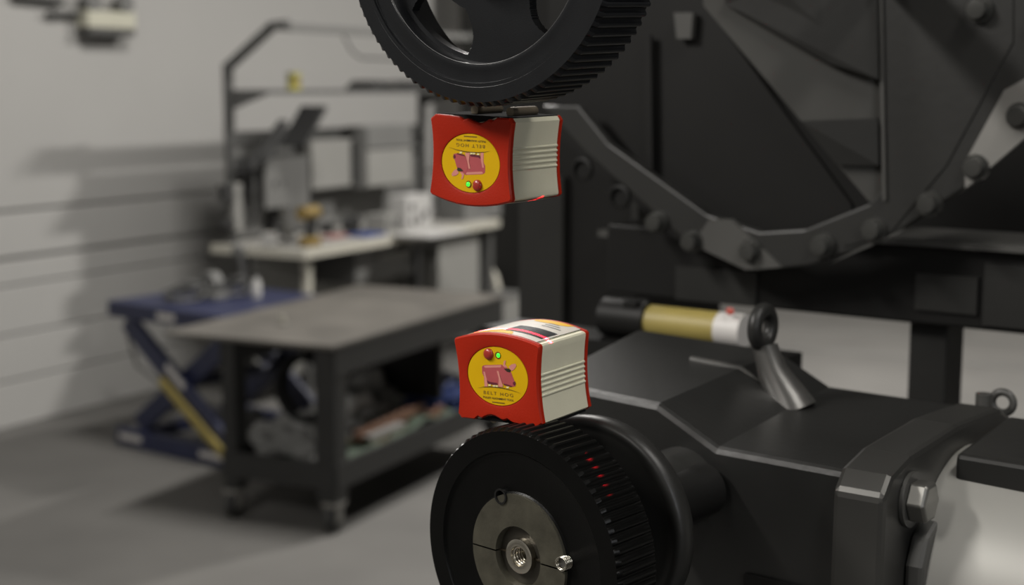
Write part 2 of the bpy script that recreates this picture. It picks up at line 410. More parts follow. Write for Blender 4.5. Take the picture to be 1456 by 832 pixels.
    def mth(op, a, b=None):
        n = nt.nodes.new('ShaderNodeMath'); n.operation = op
        for i, q in enumerate((a, b)):
            if q is None: continue
            if isinstance(q, (int, float)): n.inputs[i].default_value = q
            else: nt.links.new(q, n.inputs[i])
        return n.outputs[0]
    # fan: thin in the depth direction, open sideways
    ratio = mth('DIVIDE', sp.outputs['Y'], sp.outputs['Z'])
    side = mth('ABSOLUTE', mth('DIVIDE', sp.outputs['X'], sp.outputs['Z']))
    thin = mth('POWER', 2.718, mth('MULTIPLY', mth('POWER', mth('ABSOLUTE', mth('DIVIDE', ratio, laser_half)), 2.0), -1.0))
    inside = mth('LESS_THAN', side, 0.79)
    nt.links.new(mth('MULTIPLY', thin, inside), em.inputs['Strength'])
    lo = bpy.data.objects.new('laser_source', ld); COL.objects.link(lo); lo.parent = root
    lo.location = (laser_x, laser_y, TH_ / 2 + 0.0070); lo.rotation_euler = (PI - math.radians(laser_tilt), 0, 0)
    return root

dg = math.radians
up_tool = make_tool('red-ended silver laser block hanging upside down under the upper black pulley', (-0.5873, 0.9883, 1.6445),
                    (dg(1.11), dg(1.95) + PI, dg(-7.84)), 'pair of laser alignment blocks', -0.020, -0.0070, -19.9, 0.011, 260.0)
lo_tool = make_tool('red-ended silver laser block standing upright on top of the lower black pulley', (-0.5473, 0.9610, 1.4733),
                    (dg(1.78), dg(-1.94), dg(-7.47)), 'pair of laser alignment blocks', -0.016, 0.018, 10.0, 0.009, 14.0)

# ================================================================ toothed pulleys
def rim_mesh(R, depth, teeth, y0, y1, rf, ri):
    """toothed band; rf = front face edge radius, ri = inner radius where the web begins"""
    q = MB(); per = 8; n = teeth * per; rt = []
    shape = [0, 0, .12, .72, 1.0, 1.0, .72, .12]
    for k in range(n): rt.append(R - depth * shape[k % per])
    rows = [[rf] * n, rt, rt, [rf] * n, [ri] * n, [ri] * n]
    ys = [y0, y0 + .0035, y1 - .0025, y1, y1, y0 ]
    vs = []
    for rr, y in zip(rows, ys):
        for k in range(n):
            t = 2 * PI * k / n; vs.append((rr[k] * math.cos(t), y, rr[k] * math.sin(t)))
    fs = []
    for L in range(6):
        M = (L + 1) % 6
        fs += [(L * n + k, L * n + (k + 1) % n, M * n + (k + 1) % n, M * n + k) for k in range(n)]
    return q.add(vs, fs)

# lower pulley: solid web, split bushing and shaft end
pl = bpy.data.objects.new('timing_pulley', None); COL.objects.link(pl)
PLC = Vector((-0.5152, 0.9362, 1.3455)); PLE = (math.radians(1.0), 0, math.radians(-14.0))
pl.location = PLC; pl.rotation_mode = 'YXZ'; pl.rotation_euler = (PLE[0], 0, PLE[2])
tag(pl, 'lower black toothed pulley with a silver split bushing in its centre', 'pulley', 'black toothed pulleys')
RL, WL = 0.0995, 0.045
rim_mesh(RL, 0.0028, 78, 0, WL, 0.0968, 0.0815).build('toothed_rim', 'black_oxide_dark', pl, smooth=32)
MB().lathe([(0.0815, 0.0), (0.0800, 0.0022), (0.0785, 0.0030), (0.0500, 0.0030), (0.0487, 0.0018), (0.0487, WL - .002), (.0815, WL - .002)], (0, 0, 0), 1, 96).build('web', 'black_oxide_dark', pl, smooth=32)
# split bushing: two halves with the saw cut between them, stepped bore
bush = MB()
for s in (1, -1):
    N = 30
    for k in range(N):
        t0, t1 = (PI * k / N, PI * (k + 1) / N)
        d = 0.00055
        def pt(r, t, y): 
            z = r * math.sin(t); return (r * math.cos(t), y, s * (z + d))
        prof = [(0.0485, .004), (0.0478, -.0004), (0.0232, -.0004), (0.0226, .0060), (0.0138, .0060), (0.0138, .035), (.0485, .035)]
        for (r0, ya), (r1, yb_) in zip(prof[:-1], prof[1:]):
            vs = [pt(r0, t0, ya), pt(r0, t1, ya), pt(r1, t1, yb_), pt(r1, t0, yb_)]
            bush.add(vs, [(0, 1, 2, 3)])
bo = bush.build('split_bushing', 'bushing_steel', pl, smooth=32, label='silver split bushing')
MB().box(-0.0478, -0.0140, .004, .006, -.0007, .0007).build('saw_cut', 'ink_black', bo)
MB().box(0.0140, 0.0478, .004, .006, -.0007, .0007).build('saw_cut', 'ink_black', bo)
MB().lathe([(0.0228, .0057), (.0138, .0057)], (0, 0, 0), 1, 48).build('bore_step', 'dark_bushing_steel', bo, label='dark recessed step around the bore')
MB().lathe([(0.0138, .0056), (0.0134, .0008), (0.0122, .0002), (0.0082, .0006), (0.0072, .004), (0.0072, .016), (0, .016)], (0, 0, 0), 1, 48).build('shaft_end_ring', 'bright_steel', pl, smooth=40, label='shiny steel ring around the threaded centre hole')
for k in range(4):
    MB().torus((0, .003 + .0028 * k, 0), .0070, .0009, 1, 32, 8).build('thread_turn', 'bright_steel', pl, smooth=60)
# set screw hole on the rim of the bushing, and a threaded set screw
a = math.radians(110)
MB().lathe([(.0062, -.0008), (.0062, -.0016), (.0048, -.0016), (.0046, .006), (0, .006)], (-.0165, 0, .0445), 1, 24).build('socket_screw_hole', 'machine_dark', pl, smooth=40, label='dark empty screw hole at the bushing edge')
ss = MB().tube([(.0465, -.001, .0060), (.0465, .008, .0060)], .0052, 20).build('set_screw', 'bolt_zinc', pl, smooth=40, label='bright threaded set screw')
for k in range(5):
    MB().torus((.0465, -.0012 + .0016 * k - .002, .0060), .0050, .0008, 1, 24, 8).build('screw_thread', 'bright_steel', ss, smooth=60)
MB().tube([(0, .020, 0), (0, .24, 0)], .024, 32).build('shaft', 'machine_dark', pl, smooth=40)

# upper pulley: spoked web
pu = bpy.data.objects.new('timing_pulley', None); COL.objects.link(pu)
pu.location = (-0.55625, 0.94192, 1.80961); pu.rotation_mode = 'YXZ'
pu.rotation_euler = (math.radians(2.64), 0, math.radians(-7.7 + 1.33))
tag(pu, 'upper large black toothed pulley with open windows between its spokes', 'pulley', 'black toothed pulleys')
RU, WU = 0.1252, 0.0647
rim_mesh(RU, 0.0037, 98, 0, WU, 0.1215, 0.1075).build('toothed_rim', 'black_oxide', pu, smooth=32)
MB().lathe([(0.1105, -.00005), (0.1088, 0.0008), (0.1070, 0.0028), (0.0985, 0.0034), (0.0968, 0.0028), (0.0945, .0032), (.0935, .0046), (0.0925, 0.0105), (0.0925, 0.0235), (.1045, 0.0255), (.1055, WU - .001), (.1075, WU - .0005)], (0, 0, 0), 1, 128).build('rim_flange', 'black_oxide', pu, smooth=40)
MB().torus((0, .0042, 0), 0.0937, .0004, 1, 128, 8).build('worn_edge', 'worn_edge', pu, smooth=60, label='worn bare edge inside the rim')
# web with four windows: polar grid, cells inside a window are left out
def in_window(r, th):
    best = False
    c = math.radians(-90 - 33.5)
    for k in range(4):
        d = (th - (c + k * PI / 2) + PI) % (2 * PI) - PI
        half = math.radians(23.0) * (1 - 0.55 * ((0.076 - r) / 0.022 if r < .076 else (r - .076) / .030) ** 2)
        if .0560 < r < .0885 and abs(d) < half: best = True
    return best
def web(y0, y1):
    q = MB(); nt_ = 720; rs = [0.030 + 0.0625 * i / 84 for i in range(85)]
    cells = set()
    for i in range(84):
        for k in range(nt_):
            if not in_window((rs[i] + rs[i + 1]) / 2, 2 * PI * (k + .5) / nt_): cells.add((i, k))
    idx = {}
    vs = []; fs = []
    def V(i, k, s):
        key = (i, k % nt_, s)
        if key not in idx:
            t = 2 * PI * k / nt_; idx[key] = len(vs); vs.append((rs[i] * math.cos(t), y0 if s == 0 else y1, rs[i] * math.sin(t)))
        return idx[key]
    for i, k in cells:
        fs.append((V(i, k, 0), V(i + 1, k, 0), V(i + 1, k + 1, 0), V(i, k + 1, 0)))
        fs.append((V(i, k, 1), V(i, k + 1, 1), V(i + 1, k + 1, 1), V(i + 1, k, 1)))
        for (di, dk, A, B) in ((-1, 0, (i, k), (i, k + 1)), (1, 0, (i + 1, k), (i + 1, k + 1)), (0, -1, (i, k), (i + 1, k)), (0, 1, (i, k + 1), (i + 1, k + 1))):
            nb = (i + di, (k + dk) % nt_)
            if 0 <= nb[0] < 84 and nb not in cells:
                fs.append((V(*A, 0), V(*B, 0), V(*B, 1), V(*A, 1)))
    return q.add(vs, fs)
web(0.0145, 0.0235).build('spoked_web', 'black_oxide', pu, smooth=50)
MB().lathe([(0, -.004), (.030, -.004), (.0335, -.001), (.0350, .006), (.0380, .013), (.0380, .045), (0, .045)], (0, 0, 0), 1, 64).build('hub', 'black_oxide', pu, smooth=35)
MB().tube([(0, .03, 0), (0, .78, 0)], .022, 32).build('shaft', 'machine_dark', pu, smooth=40)

# ================================================================ machine (frame turned -8 degrees)
MR = -8.0
def am(px, py, axis, val): return at(px, py, axis, val, MR)
# gearbox
gb = T('gearbox', 'dark cast gearbox behind the lower pulley, with an eye bolt on top', 'gearbox', (-0.66, 1.25, 0.92), MR)
q = gb.mb()
front = [(-.80, .92), (-.478, .92), (-.478, 1.385), (-.606, 1.387), (-.667, 1.418), (-.80, 1.424)]
back = [(-.88, .92), (-.478, .92), (-.478, 1.385), (-.640, 1.387), (-.700, 1.418), (-.88, 1.424)]
n = len(front)
q.add([(x, 1.10, z) for x, z in front] + [(x, 1.405, z) for x, z in back],
      [tuple(range(n)), tuple(range(n, 2 * n))[::-1]] + [(i, (i + 1) % n, n + (i + 1) % n, n + i) for i in range(n)])
q.build('housing', 'gear_paint', gb.o, bevel=0.006)
# raised rib over the sloping shoulder
gb.mb().tube([(-.742, 1.288, 1.421), (-.688, 1.293, 1.4165), (-.642, 1.298, 1.387)], .0045, 8).build('shoulder_rib', 'machine_mid', gb.o, smooth=60)
# round bearing collar around the shaft
gb.mb().lathe([(.030, .957), (.070, .957), (.078, .953), (.084, .949), (.089, .952), (.0905, .960), (.089, .968), (.080, .972), (.036, .976), (.036, 1.10)], (-.641, 0, 1.346), 1, 64).build('bearing_collar', 'machine_paint', gb.o, smooth=70)
# neck and eye bolt
ey = gb.mb().tube([(-.632, 1.298, 1.380), (-.638, 1.298, 1.392), (-.655, 1.299, 1.418), (-.664, 1.30, 1.442)], [.0255, .0215, .0150, .0125], 20).build('eye_bolt_neck', 'cast_dark', gb.o, smooth=50)
gb.mb().torus((-.667, 1.30, 1.461), .0175, .0075, 0, 32, 12).build('eye_ring', 'machine_paint', ey, smooth=60)
# end flange with bolts
fl = gb.mb().prism([(1.075, .92), (1.085, 1.372), (1.10, 1.388), (1.14, 1.397), (1.25, 1.402), (1.36, 1.397), (1.40, 1.380), (1.405, .92)], 0, -.490, -.445).build('end_flange', 'flange_paint', gb.o, bevel=0.005)
bh = gb.mb().lathe([(0, .0), (0.0165, .0), (.0185, -.003), (.0185, -.016), (0, -.016)], (-.425, 1.137, 1.360), 0, 6).build('bolt_head', 'bolt_zinc', gb.o, bevel=.0015)
gb.mb().lathe([(0, -.016), (.0235, -.016), (.0235, -.0195), (0, -.0195)], (-.425, 1.137, 1.360), 0, 28).build('washer', 'machine_mid', bh, smooth=40)
for (y, z) in ((1.37, 1.352), (1.12, 1.02)):
    gb.mb().lathe([(0, .0), (0.0165, .0), (.0185, -.003), (.0185, -.016), (0, -.016)], (-.425, y, z), 0, 6).build('bolt_head', 'bolt_zinc', gb.o, bevel=.0015)
gb.mb().prism([(1.128, .92), (1.130, 1.305), (1.142, 1.328), (1.165, 1.338), (1.190, 1.330), (1.205, 1.300), (1.21, .92)], 0, -.444, -.428).build('flange_rib', 'machine_mid', gb.o, bevel=0.004)
gb.mb().tube([(-.474, 1.395, 1.385), (-.474, 1.395, 1.402)], .008, 12).build('lifting_loop_stem', 'machine_mid', gb.o, smooth=40)
gb.mb().torus((-.462, 1.415, 1.391), .0105, .004, 1, 20, 8).build('lifting_loop', 'machine_mid', gb.o, smooth=60)
# name plate at the foot of the dark face
pn = am(1100, 818, 1, 1.098)
gb.mb().box(pn.x - .028, pn.x + .06, 1.096, 1.0995, 1.255, 1.279).build('name_plate', 'machine_dark', gb.o)
# motor body
mo = T('motor', 'pale grey cast motor bolted to the end of the dark gearbox', 'motor', (-.22, 1.25, .95), MR)
mo.mb().lathe([(0, -.4445), (.128, -.4445), (.130, -.435), (.131, -.36), (.134, -.20), (.134, .02), (.12, .05), (0, .05)], (0, 1.262, 1.252), 0, 72).build('motor_shell', 'motor_grey', mo.o, smooth=40)
mo.mb().add([(-.43, 1.20, 1.388), (-.428, 1.33, 1.398), (.05, 1.33, 1.398), (.05, 1.17, 1.391), (-.43, 1.20, 1.36), (-.428, 1.33, 1.36), (.05, 1.33, 1.36), (.05, 1.17, 1.34)],
            [(0, 1, 2, 3), (4, 7, 6, 5), (0, 3, 7, 4), (1, 5, 6, 2), (0, 4, 5, 1), (3, 2, 6, 7)]).build('terminal_cover', 'machine_paint', mo.o, bevel=.004)
# pedestal below the gearbox and motor
pd = T('machine_pedestal', 'dark steel pedestal under the gearbox and motor', 'pedestal', (-.55, 1.27, 0), MR)
pd.mb().box(-.80, -.08, 1.09, 1.43, .88, .92).build('top_plate', 'machine_dark', pd.o)
for x in (-.78, -.14):
    for y in (1.12, 1.36): pd.mb().box(x, x + .07, y, y + .05, .0, .88).build('leg', 'machine_dark', pd.o)

# big bolted guard housing
GY = 1.66
gd = T('machine_guard', 'large dark faceted machine housing with a bolted flange along its lower edge', 'machine housing', am(1120, 380, 1, GY + .1), MR)
def gp(px, py, y=GY): p = am(px, py, 1, y); return (p.x, p.z)
outer = [(770, 150), (830, 215), (985, 352), (1070, 385), (1150, 378), (1262, 340), (1380, 262), (1500, 155), (1560, 60), (1570, -160)]
inner = [(822, 150), (866, 205), (1005, 305), (1080, 330), (1145, 326), (1235, 290), (1318, 210), (1385, 95), (1420, 20), (1425, -160)]
gd.mb().ringprism([gp(*p) for p in outer], [gp(*p) for p in inner], 1, GY, GY + .018, closed=False).build('bolted_flange', 'machine_paint', gd.o, bevel=.003)
# facets of the housing and painted light patches (each a plate with thickness)
def plate(name, pts, m, th=.008):
    """pts: (px, py, depth) corners; thickened away from the viewer"""
    P = [am(a, b, 1, c - .09) for a, b, c in pts]; k = len(P)
    gd.mb().add(P + [p + Vector((0, th, 0)) for p in P], [tuple(range(k)), tuple(range(k, 2 * k))[::-1]] + [(i, (i + 1) % k, k + (i + 1) % k, k + i) for i in range(k)]).build(name, m, gd.o)
plate('left_panel', [(780, -170, 1.80), (1005, -170, 1.80), (1005, 10, 1.80), (1210, 290, 1.80), (1220, 340, 1.80), (960, 340, 1.80), (780, 180, 1.80)], 'machine_dark')
plate('slanted_plate', [(1000, -60, 1.690), (1250, -60, 1.760), (1256, 290, 1.760), (1236, 287, 1.755), (1000, 8, 1.690)], 'lit_plate_grey')
plate('right_panel', [(1250, -170, 1.748), (1440, -170, 1.748), (1440, 60, 1.748), (1345, 235, 1.748), (1262, 335, 1.748), (1200, 350, 1.748), (1256, 290, 1.748)], 'machine_paint')
plate('corner_highlight', [(1248, -60, 1.744), (1253, -60, 1.744), (1259, 285, 1.744), (1255, 285, 1.744)], 'machine_mid', .003)  # specular highlight along the corner, painted as a lighter strip
plate('edge_strip', [(916, 50, 1.785), (925, 50, 1.785), (928, 275, 1.785), (919, 275, 1.785)], 'machine_dark', .006)
plate('small_block', [(958, 18, 1.785), (985, 18, 1.785), (982, 55, 1.785), (962, 55, 1.785)], 'machine_mid', .01)
plate('reflection_patch', [(1060, -60, 1.690), (1246, -60, 1.740), (1248, 112, 1.738), (1180, 90, 1.725), (1030, 5, 1.690)], 'machine_paint', .004)  # this and the next: dark reflections on the slanted plate, put in as patches
plate('reflection_patch', [(1138, 172, 1.715), (1248, 168, 1.748), (1250, 235, 1.748), (1190, 235, 1.735)], 'machine_paint', .004)
plate('bracket_plate', [(985, 348, 1.745), (1008, 312, 1.745), (1040, 312, 1.745), (1110, 380, 1.745), (1060, 384, 1.745)], 'machine_mid')
plate('lug_plate', [(1372, 230, 1.745), (1428, 128, 1.745), (1470, 105, 1.745), (1510, 130, 1.745), (1462, 192, 1.745), (1380, 262, 1.745), (1372, 268, 1.745)], 'cast_grey', .004)
plate('lit_lower_edge', [(1292, 323, 1.745), (1275, 334, 1.745), (1180, 375, 1.745), (1215, 356, 1.745)], 'machine_mid', .004)  # lit lower edge of the flange, painted as a lighter sliver
for hx, hy in ((828, 241), (881, 280)):
    p = am(hx, hy, 1, GY - .002) - gd.base
    ho = MB().lathe([(.0165, .004), (.0165, -.002), (.013, -.003), (.012, .003), (0, .003)], (0, 0, 0), 1, 16).build('bolt_hole', 'machine_dark', gd.o, smooth=40); ho.location = p
b0 = None
for px, py in ((935, 316), (985, 343), (1068, 357), (1170, 349), (1243, 327), (1322, 290), (1388, 238), (1450, 165), (1393, 14), (1478, 40)):
    p = am(px, py, 1, GY - .004) - gd.base
    if b0 is None:
        b0 = MB().lathe([(.0155, .006), (.0155, -.003), (.0125, -.003), (.0120, -.012), (.0105, -.015), (0, -.016)], (0, 0, 0), 1, 12).build('flange_bolt', 'guard_bolt', gd.o, smooth=40)
        b0.location = p
    else: copy_part(b0, gd.o, p)
# frame beam under the guard, with its post
bm_ = T('machine_beam', 'long dark steel beam running across under the bolted housing', 'beam', am(1100, 440, 1, 1.79), MR)
bl_ = am(800, 412, 1, 1.74); br_ = am(1456, 476, 1, 1.74)
zb = br_.z; ztop = am(1370, 352, 1, 1.74).z
bm_.mb().box(am(862, 400, 1, 1.74).x, .4, 1.74, 1.86, zb, ztop).build('web', 'machine_dark', bm_.o, bevel=.004)
bm_.mb().box(am(985, 352, 1, 1.73).x, .4, 1.72, 1.88, ztop, ztop + .008).build('top_flange', 'machine_mid', bm_.o)
for a, b, c, d in ((1300, 440, 1390, 395), (1400, 375, 1470, 470), (960, 425, 1075, 388)):
    p0 = am(a, b, 1, 1.735); p1 = am(c, d, 1, 1.735)
    bm_.mb().box(min(p0.x, p1.x), max(p0.x, p1.x), 1.735, 1.74, max(zb, min(p0.z, p1.z)), min(ztop, max(p0.z, p1.z))).build('stiffener_plate', 'machine_paint', bm_.o)
po = am(1292, 600, 1, 1.78); p1 = am(1346, 600, 1, 1.78)
tag(MB().box(po.x, p1.x, 1.77, 1.83, 0, zb).build('support_post', 'machine_paint', bevel=.003), 'dark square steel post holding up the beam behind the motor', 'post')
o = bpy.data.objects['support_post']; o.rotation_euler = (0, 0, math.radians(MR))
# left column and cross pieces
cl = T('machine_column', 'broad dark machine column at the left end of the beam, beside the workbench', 'column', am(820, 470, 1, 2.1), MR)
xa, xb = am(738, 300, 1, 2.1).x, am(905, 300, 1, 2.1).x
cl.mb().box(xa, xb, 2.1, 2.4, 0, 2.6).build('column_body', 'machine_dark', cl.o)
x1 = am(930, 100, 1, 2.09).x
cl.mb().box(xb, xb + .012, 2.085, 2.3, zb, 2.6).build('column_edge', 'machine_paint', cl.o)
cl.mb().box(am(738, 300, 1, 2.08).x, am(800, 300, 1, 2.08).x, 2.08, 2.1, am(760, 470, 1, 2.08).z - .2, am(760, 250, 1, 2.08).z).build('access_panel', 'machine_paint', cl.o)
cl.mb().box(am(855, 330, 1, 2.06).x, am(925, 330, 1, 2.06).x, 2.05, 2.1, am(890, 338, 1, 2.06).z, am(890, 329, 1, 2.06).z).build('bracket', 'machine_mid', cl.o)
cl.mb().box(xa - .1, .5, 2.4, 2.44, zb + .02, 2.6).build('back_plate', 'machine_dark', cl.o)
# yellow cylinder with a white label behind the eye bolt
yc = am(925, 452, 1, 1.62); ye = am(1024, 462, 1, 1.62)
ya = T('yellow_cylinder', 'short yellow cylinder with a white label band, behind the eye bolt', 'cylinder', (yc.x, 1.62, yc.z - .022), MR)
ya.mb().tube([(yc.x, 1.62, yc.z - .004), (ye.x, 1.62, yc.z - .004)], .0215, 28).build('barrel', 'worn_yellow', ya.o, smooth=40)
xe = am(1060, 462, 1, 1.62).x
lb = ya.mb().tube([(ye.x, 1.62, yc.z - .004), (xe, 1.62, yc.z - .004)], .0218, 28).build('label_band', 'white_label', ya.o, smooth=40, label='white label band')
pr_ = am(1038, 443, 1, 1.60)
ya.mb().ball((pr_.x, 1.600, pr_.z), .006, (1, .3, .8)).build('red_mark', 'label_red', lb)
ya.mb().tube([(am(862, 450, 1, 1.62).x, 1.62, yc.z - .004), (yc.x, 1.62, yc.z - .004)], .026, 24).build('cylinder_head', 'machine_dark', ya.o, smooth=40)
ya.mb().box(yc.x - .03, yc.x - .01, 1.60, 1.64, 1.42, yc.z - .02).build('cradle_foot', 'machine_dark', ya.o)
rl = T('machine_side_rail', 'dark steel rail behind the gearbox carrying the yellow cylinder', 'rail', am(960, 480, 1, 1.62), MR)
rl.mb().box(am(700, 480, 1, 1.6).x, am(1110, 500, 1, 1.6).x, 1.58, 1.66, yc.z - .075, yc.z - .030).build('rail_bar', 'machine_dark', rl.o)
rl.mb().box(am(735, 480, 1, 1.6).x, am(735, 480, 1, 1.6).x + .06, 1.60, 1.65, 0, yc.z - .075).build('leg', 'machine_dark', rl.o)
rl.mb().box(am(1040, 480, 1, 1.6).x, am(1040, 480, 1, 1.6).x + .06, 1.60, 1.65, 0, yc.z - .075).build('leg', 'machine_dark', rl.o)
# dark cabinet far behind, right of the bench
tc_ = T('tall_dark_cabinet', 'tall dark cabinet standing behind the far end of the workbench', 'cabinet', (-3.9, 9.2, 0))
c0 = at(655, 120, 1, 9.0); c1 = at(840, 120, 1, 9.0)
tc_.mb().box(c0.x, c1.x, 9.0, 9.5, 0.06, 2.9).build('body', 'machine_dark', tc_.o)
for k in range(2):
    xm = c0.x + (c1.x - c0.x) * k / 2
    d = tc_.mb().box(xm + .01, xm + (c1.x - c0.x) / 2 - .01, 8.98, 9.0, .1, 2.86).build('door', 'machine_paint', tc_.o)
    tc_.mb().tube([(xm + (.55 if k == 0 else .05), 8.965, 1.0), (xm + (.55 if k == 0 else .05), 8.965, 1.2)], .012, 8).build('handle', 'bolt_zinc', d)
tc_.mb().box(c0.x + .03, c1.x - .03, 9.03, 9.47, 0, .06).build('plinth', 'machine_dark', tc_.o)

# ================================================================ workbench
BX0, BX1, BY0, BY1, BZ = -5.12, -4.51, 5.93, 7.95, 0.872
wbn = T('workbench', 'grey steel workbench with a white-edged top against the planked wall', 'workbench', (-4.9, 6.95, 0))
wbn.mb().box(BX0, BX1 - .006, BY0 + .006, BY1, BZ - .035, BZ).build('worktop', 'bench_laminate', wbn.o)
wbn.mb().box(BX1 - .006, BX1 + .004, BY0, BY1, BZ - .045, BZ + .002).build('front_edge_band', 'bench_edge', wbn.o, label='pale front edge of the worktop')
wbn.mb().box(BX0, BX1, BY0 - .004, BY0 + .006, BZ - .045, BZ + .002).build('side_edge_band', 'bench_edge', wbn.o, label='pale side edge of the worktop')
lg = wbn.mb().box(BX1 - .08, BX1 - .04, BY0 + .08, BY0 + .12, .52, BZ - .035).build('leg', 'bench_edge', wbn.o, label='pale front leg')
wbn.mb().box(BX1 - .12, BX1, BY0 + .04, BY0 + .16, .50, .52).build('foot_plate', 'bench_edge', lg)
wbn.mb().box(BX1 - .075, BX1 - .045, BY0 + .085, BY0 + .115, 0, .50).build('leg', 'frame_grey', wbn.o)
for (x, y) in ((BX0 + .03, BY0 + .2), (BX0 + .03, BY1 - .1), (BX1 - .10, BY1 - .07)):
    wbn.mb().box(x, x + .06, y, y + .06, 0, BZ - .035).build('leg', 'frame_grey', wbn.o)
wbn.mb().box(BX0 + .22, BX0 + .24, BY0 + .06, BY1 - .1, .12, BZ - .06).build('back_sheet', 'panel_light', wbn.o)
wbn.mb().box(BX1 - .5, BX1 - .06, 7.32, 7.80, .3, BZ - .04).build('drawer_box', 'panel_light', wbn.o, bevel=.004)
dr = wbn.mb().box(BX1 - .46, BX1 - .10, 6.52, 7.20, .62, BZ - .04).build('drawer', 'panel_grey', wbn.o, bevel=.004)
wbn.mb().box(BX1 - .10, BX1 - .08, 6.72, 7.05, .74, .76).build('handle', 'bolt_zinc', dr)
wbn.mb().box(BX1 - .16, BX1 - .04, 6.95, 7.30, BZ - .10, BZ - .045).build('clamp_bracket', 'box_dark', wbn.o)
wbn.mb().box(BX1 - .12, BX1 - .07, 7.10, 7.15, .48, BZ - .10).build('bracket_post', 'box_dark', wbn.o)
# upright frame
UX, UY0, UY1 = -5.05, 6.02, 7.90
for y in (UY0, UY1):
    wbn.mb().box(UX - .02, UX + .02, y - .022, y + .022, BZ, 1.82).build('upright', 'frame_grey', wbn.o, bevel=.003)
    ar = wbn.mb().beam((UX, y, 1.80), (UX + .30, y, 2.005), .040, .040).build('light_arm', 'frame_grey', wbn.o)
    wbn.mb().beam((UX + .285, y, 2.005), (UX + .40, y, 2.015), .040, .040).build('arm_end', 'frame_grey', ar)
    wbn.mb().prism([(UX + .02, 1.58), (UX + .02, 1.66), (UX + .26, 1.66)], 1, y - .006, y + .006).build('shelf_bracket', 'frame_grey', wbn.o)
wbn.mb().box(UX + .30, UX + .38, UY0 + .05, UY1, 1.985, 2.02).build('lamp_rail', 'panel_grey', wbn.o)
wbn.mb().box(UX - .02, UX + .26, UY0, UY1 + .02, 1.660, 1.682).build('upper_shelf', 'frame_grey', wbn.o)
for z0, z1 in ((1.40, 1.46), (1.30, 1.335)):
    wbn.mb().box(UX - .025, UX - .005, UY0, UY1, z0, z1).build('cross_rail', 'frame_grey', wbn.o)
wbn.mb().box(UX - .045, UX - .03, UY0 + .02, UY1, BZ + .02, 1.40).build('back_panel', 'panel_grey', wbn.o)
wbn.mb().tube([(UX + .01, 7.05, 1.99), (UX + .10, 7.0, 1.90), (UX + .2, 6.95, 1.86), (UX + .2, 7.4, 1.86)], .006, 6).build('lamp_cord', 'box_dark', wbn.o)

def on_bench(px, py): p = at(px, py, 2, BZ + .001); return p
def bx(name, label, cat, px, py, sx, sy, sz, m, bev=.004, z=BZ, group=None):
    """box-like item whose base centre sits at the bench point under a pixel"""
    p = at(px, py, 2, z); t = T(name, label, cat, (p.x, p.y, z), 0, group)
    t.mb().box(p.x - sx / 2, p.x + sx / 2, p.y - sy / 2, p.y + sy / 2, z, z + sz).build('body', m, t.o, bevel=bev)
    return t, p
# hanging cards and box on the back panel
t = T('wall_cabinet', 'grey box cabinet hung on the bench frame above the white outlet box', 'cabinet', (UX + .1, 7.45, 1.0))
c0 = at(522, 180, 0, -4.88); c1 = at(588, 262, 0, -4.88)
t.mb().box(UX + .022, -4.90, c0.y, c1.y, c1.z, c0.z).build('body', 'panel_grey', t.o, bevel=.004)
t.mb().box(-4.90, -4.885, c0.y + .01, c1.y - .01, c1.z + .01, c0.z - .14).build('door', 'panel_light', t.o, bevel=.004)
t.mb().box(-4.90, -4.885, c0.y + .01, c1.y - .01, c0.z - .13, c0.z - .01).build('top_panel', 'panel_grey', t.o, bevel=.004)
t = T('tool_board', 'pale square board with a dark slot leaning on the bench back panel', 'board', (UX + .01, 7.0, 1.0))
c0 = at(443, 200, 0, -4.98); c1 = at(518, 262, 0, -4.98)
t.mb().box(UX - .03, -4.98, c0.y, c1.y, c1.z, c0.z).build('panel', 'panel_light', t.o)
t.mb().box(-4.98, -4.96, c1.y - .13, c1.y - .02, c1.z + .02, c0.z - .02).build('slot', 'box_dark', t.o)
t = T('hanging_sheet', 'grey paper sheet hanging on the back panel below the tilted monitor', 'sheet', (UX, 6.55, 1.0))
c0 = at(376, 225, 0, -4.96); c1 = at(440, 290, 0, -4.96)
tq = t.mb().box(-4.965, -4.96, c0.y, c1.y, c1.z, c0.z).build('paper', 'panel_grey', t.o)
t.mb().tube([(-5.07, (c0.y + c1.y) / 2, c0.z), (-4.96, (c0.y + c1.y) / 2, c0.z)], .006, 6).build('peg', 'bolt_zinc', t.o)
# tilted monitor on an arm
t = T('monitor', 'dark flat monitor tilted on an arm over the left end of the bench', 'monitor', (UX + .02, 6.45, 1.2))
cpt = at(428, 150, 0, -4.88)
def slab(T0, wx, dn, th):
    a = Vector(T0); w_ = Vector((wx, 0, 0)); d = Vector(dn); n_ = w_.cross(d).normalized() * th
    q = [a, a + w_, a + w_ + d, a + d]
    return t.mb().add(q + [p + n_ for p in q], [(0, 1, 2, 3), (7, 6, 5, 4), (0, 4, 5, 1), (1, 5, 6, 2), (2, 6, 7, 3), (3, 7, 4, 0)])
slab(cpt, .17, (0, -.20, -.205), .018).build('screen', 'box_dark', t.o, bevel=.003)
cpt = cpt + Vector((.02, -.10, -.10))
t.mb().tube([(UX + .02, UY0 + .02, 1.29), (-4.92, 6.15, 1.31), cpt + Vector((-.03, .0, -.02))], .016, 8).build('arm', 'box_dark', t.o)
p2 = at(392, 188, 0, -4.90)
t = T('small_display', 'small dark display behind the tilted monitor on the bench post', 'display', (p2.x, p2.y, 1.2))
p2 = at(397, 170, 0, -4.95)
slab(p2, .055, (0, -.22, -.17), .018).build('screen', 'box_dark', t.o, bevel=.003)
p2 = p2 + Vector((.02, -.2, -.16))
t.mb().tube([(UX + .02, UY0, 1.24), p2 + Vector((0, -.06, -.09)), p2], .018, 8).build('arm', 'box_dark', t.o)
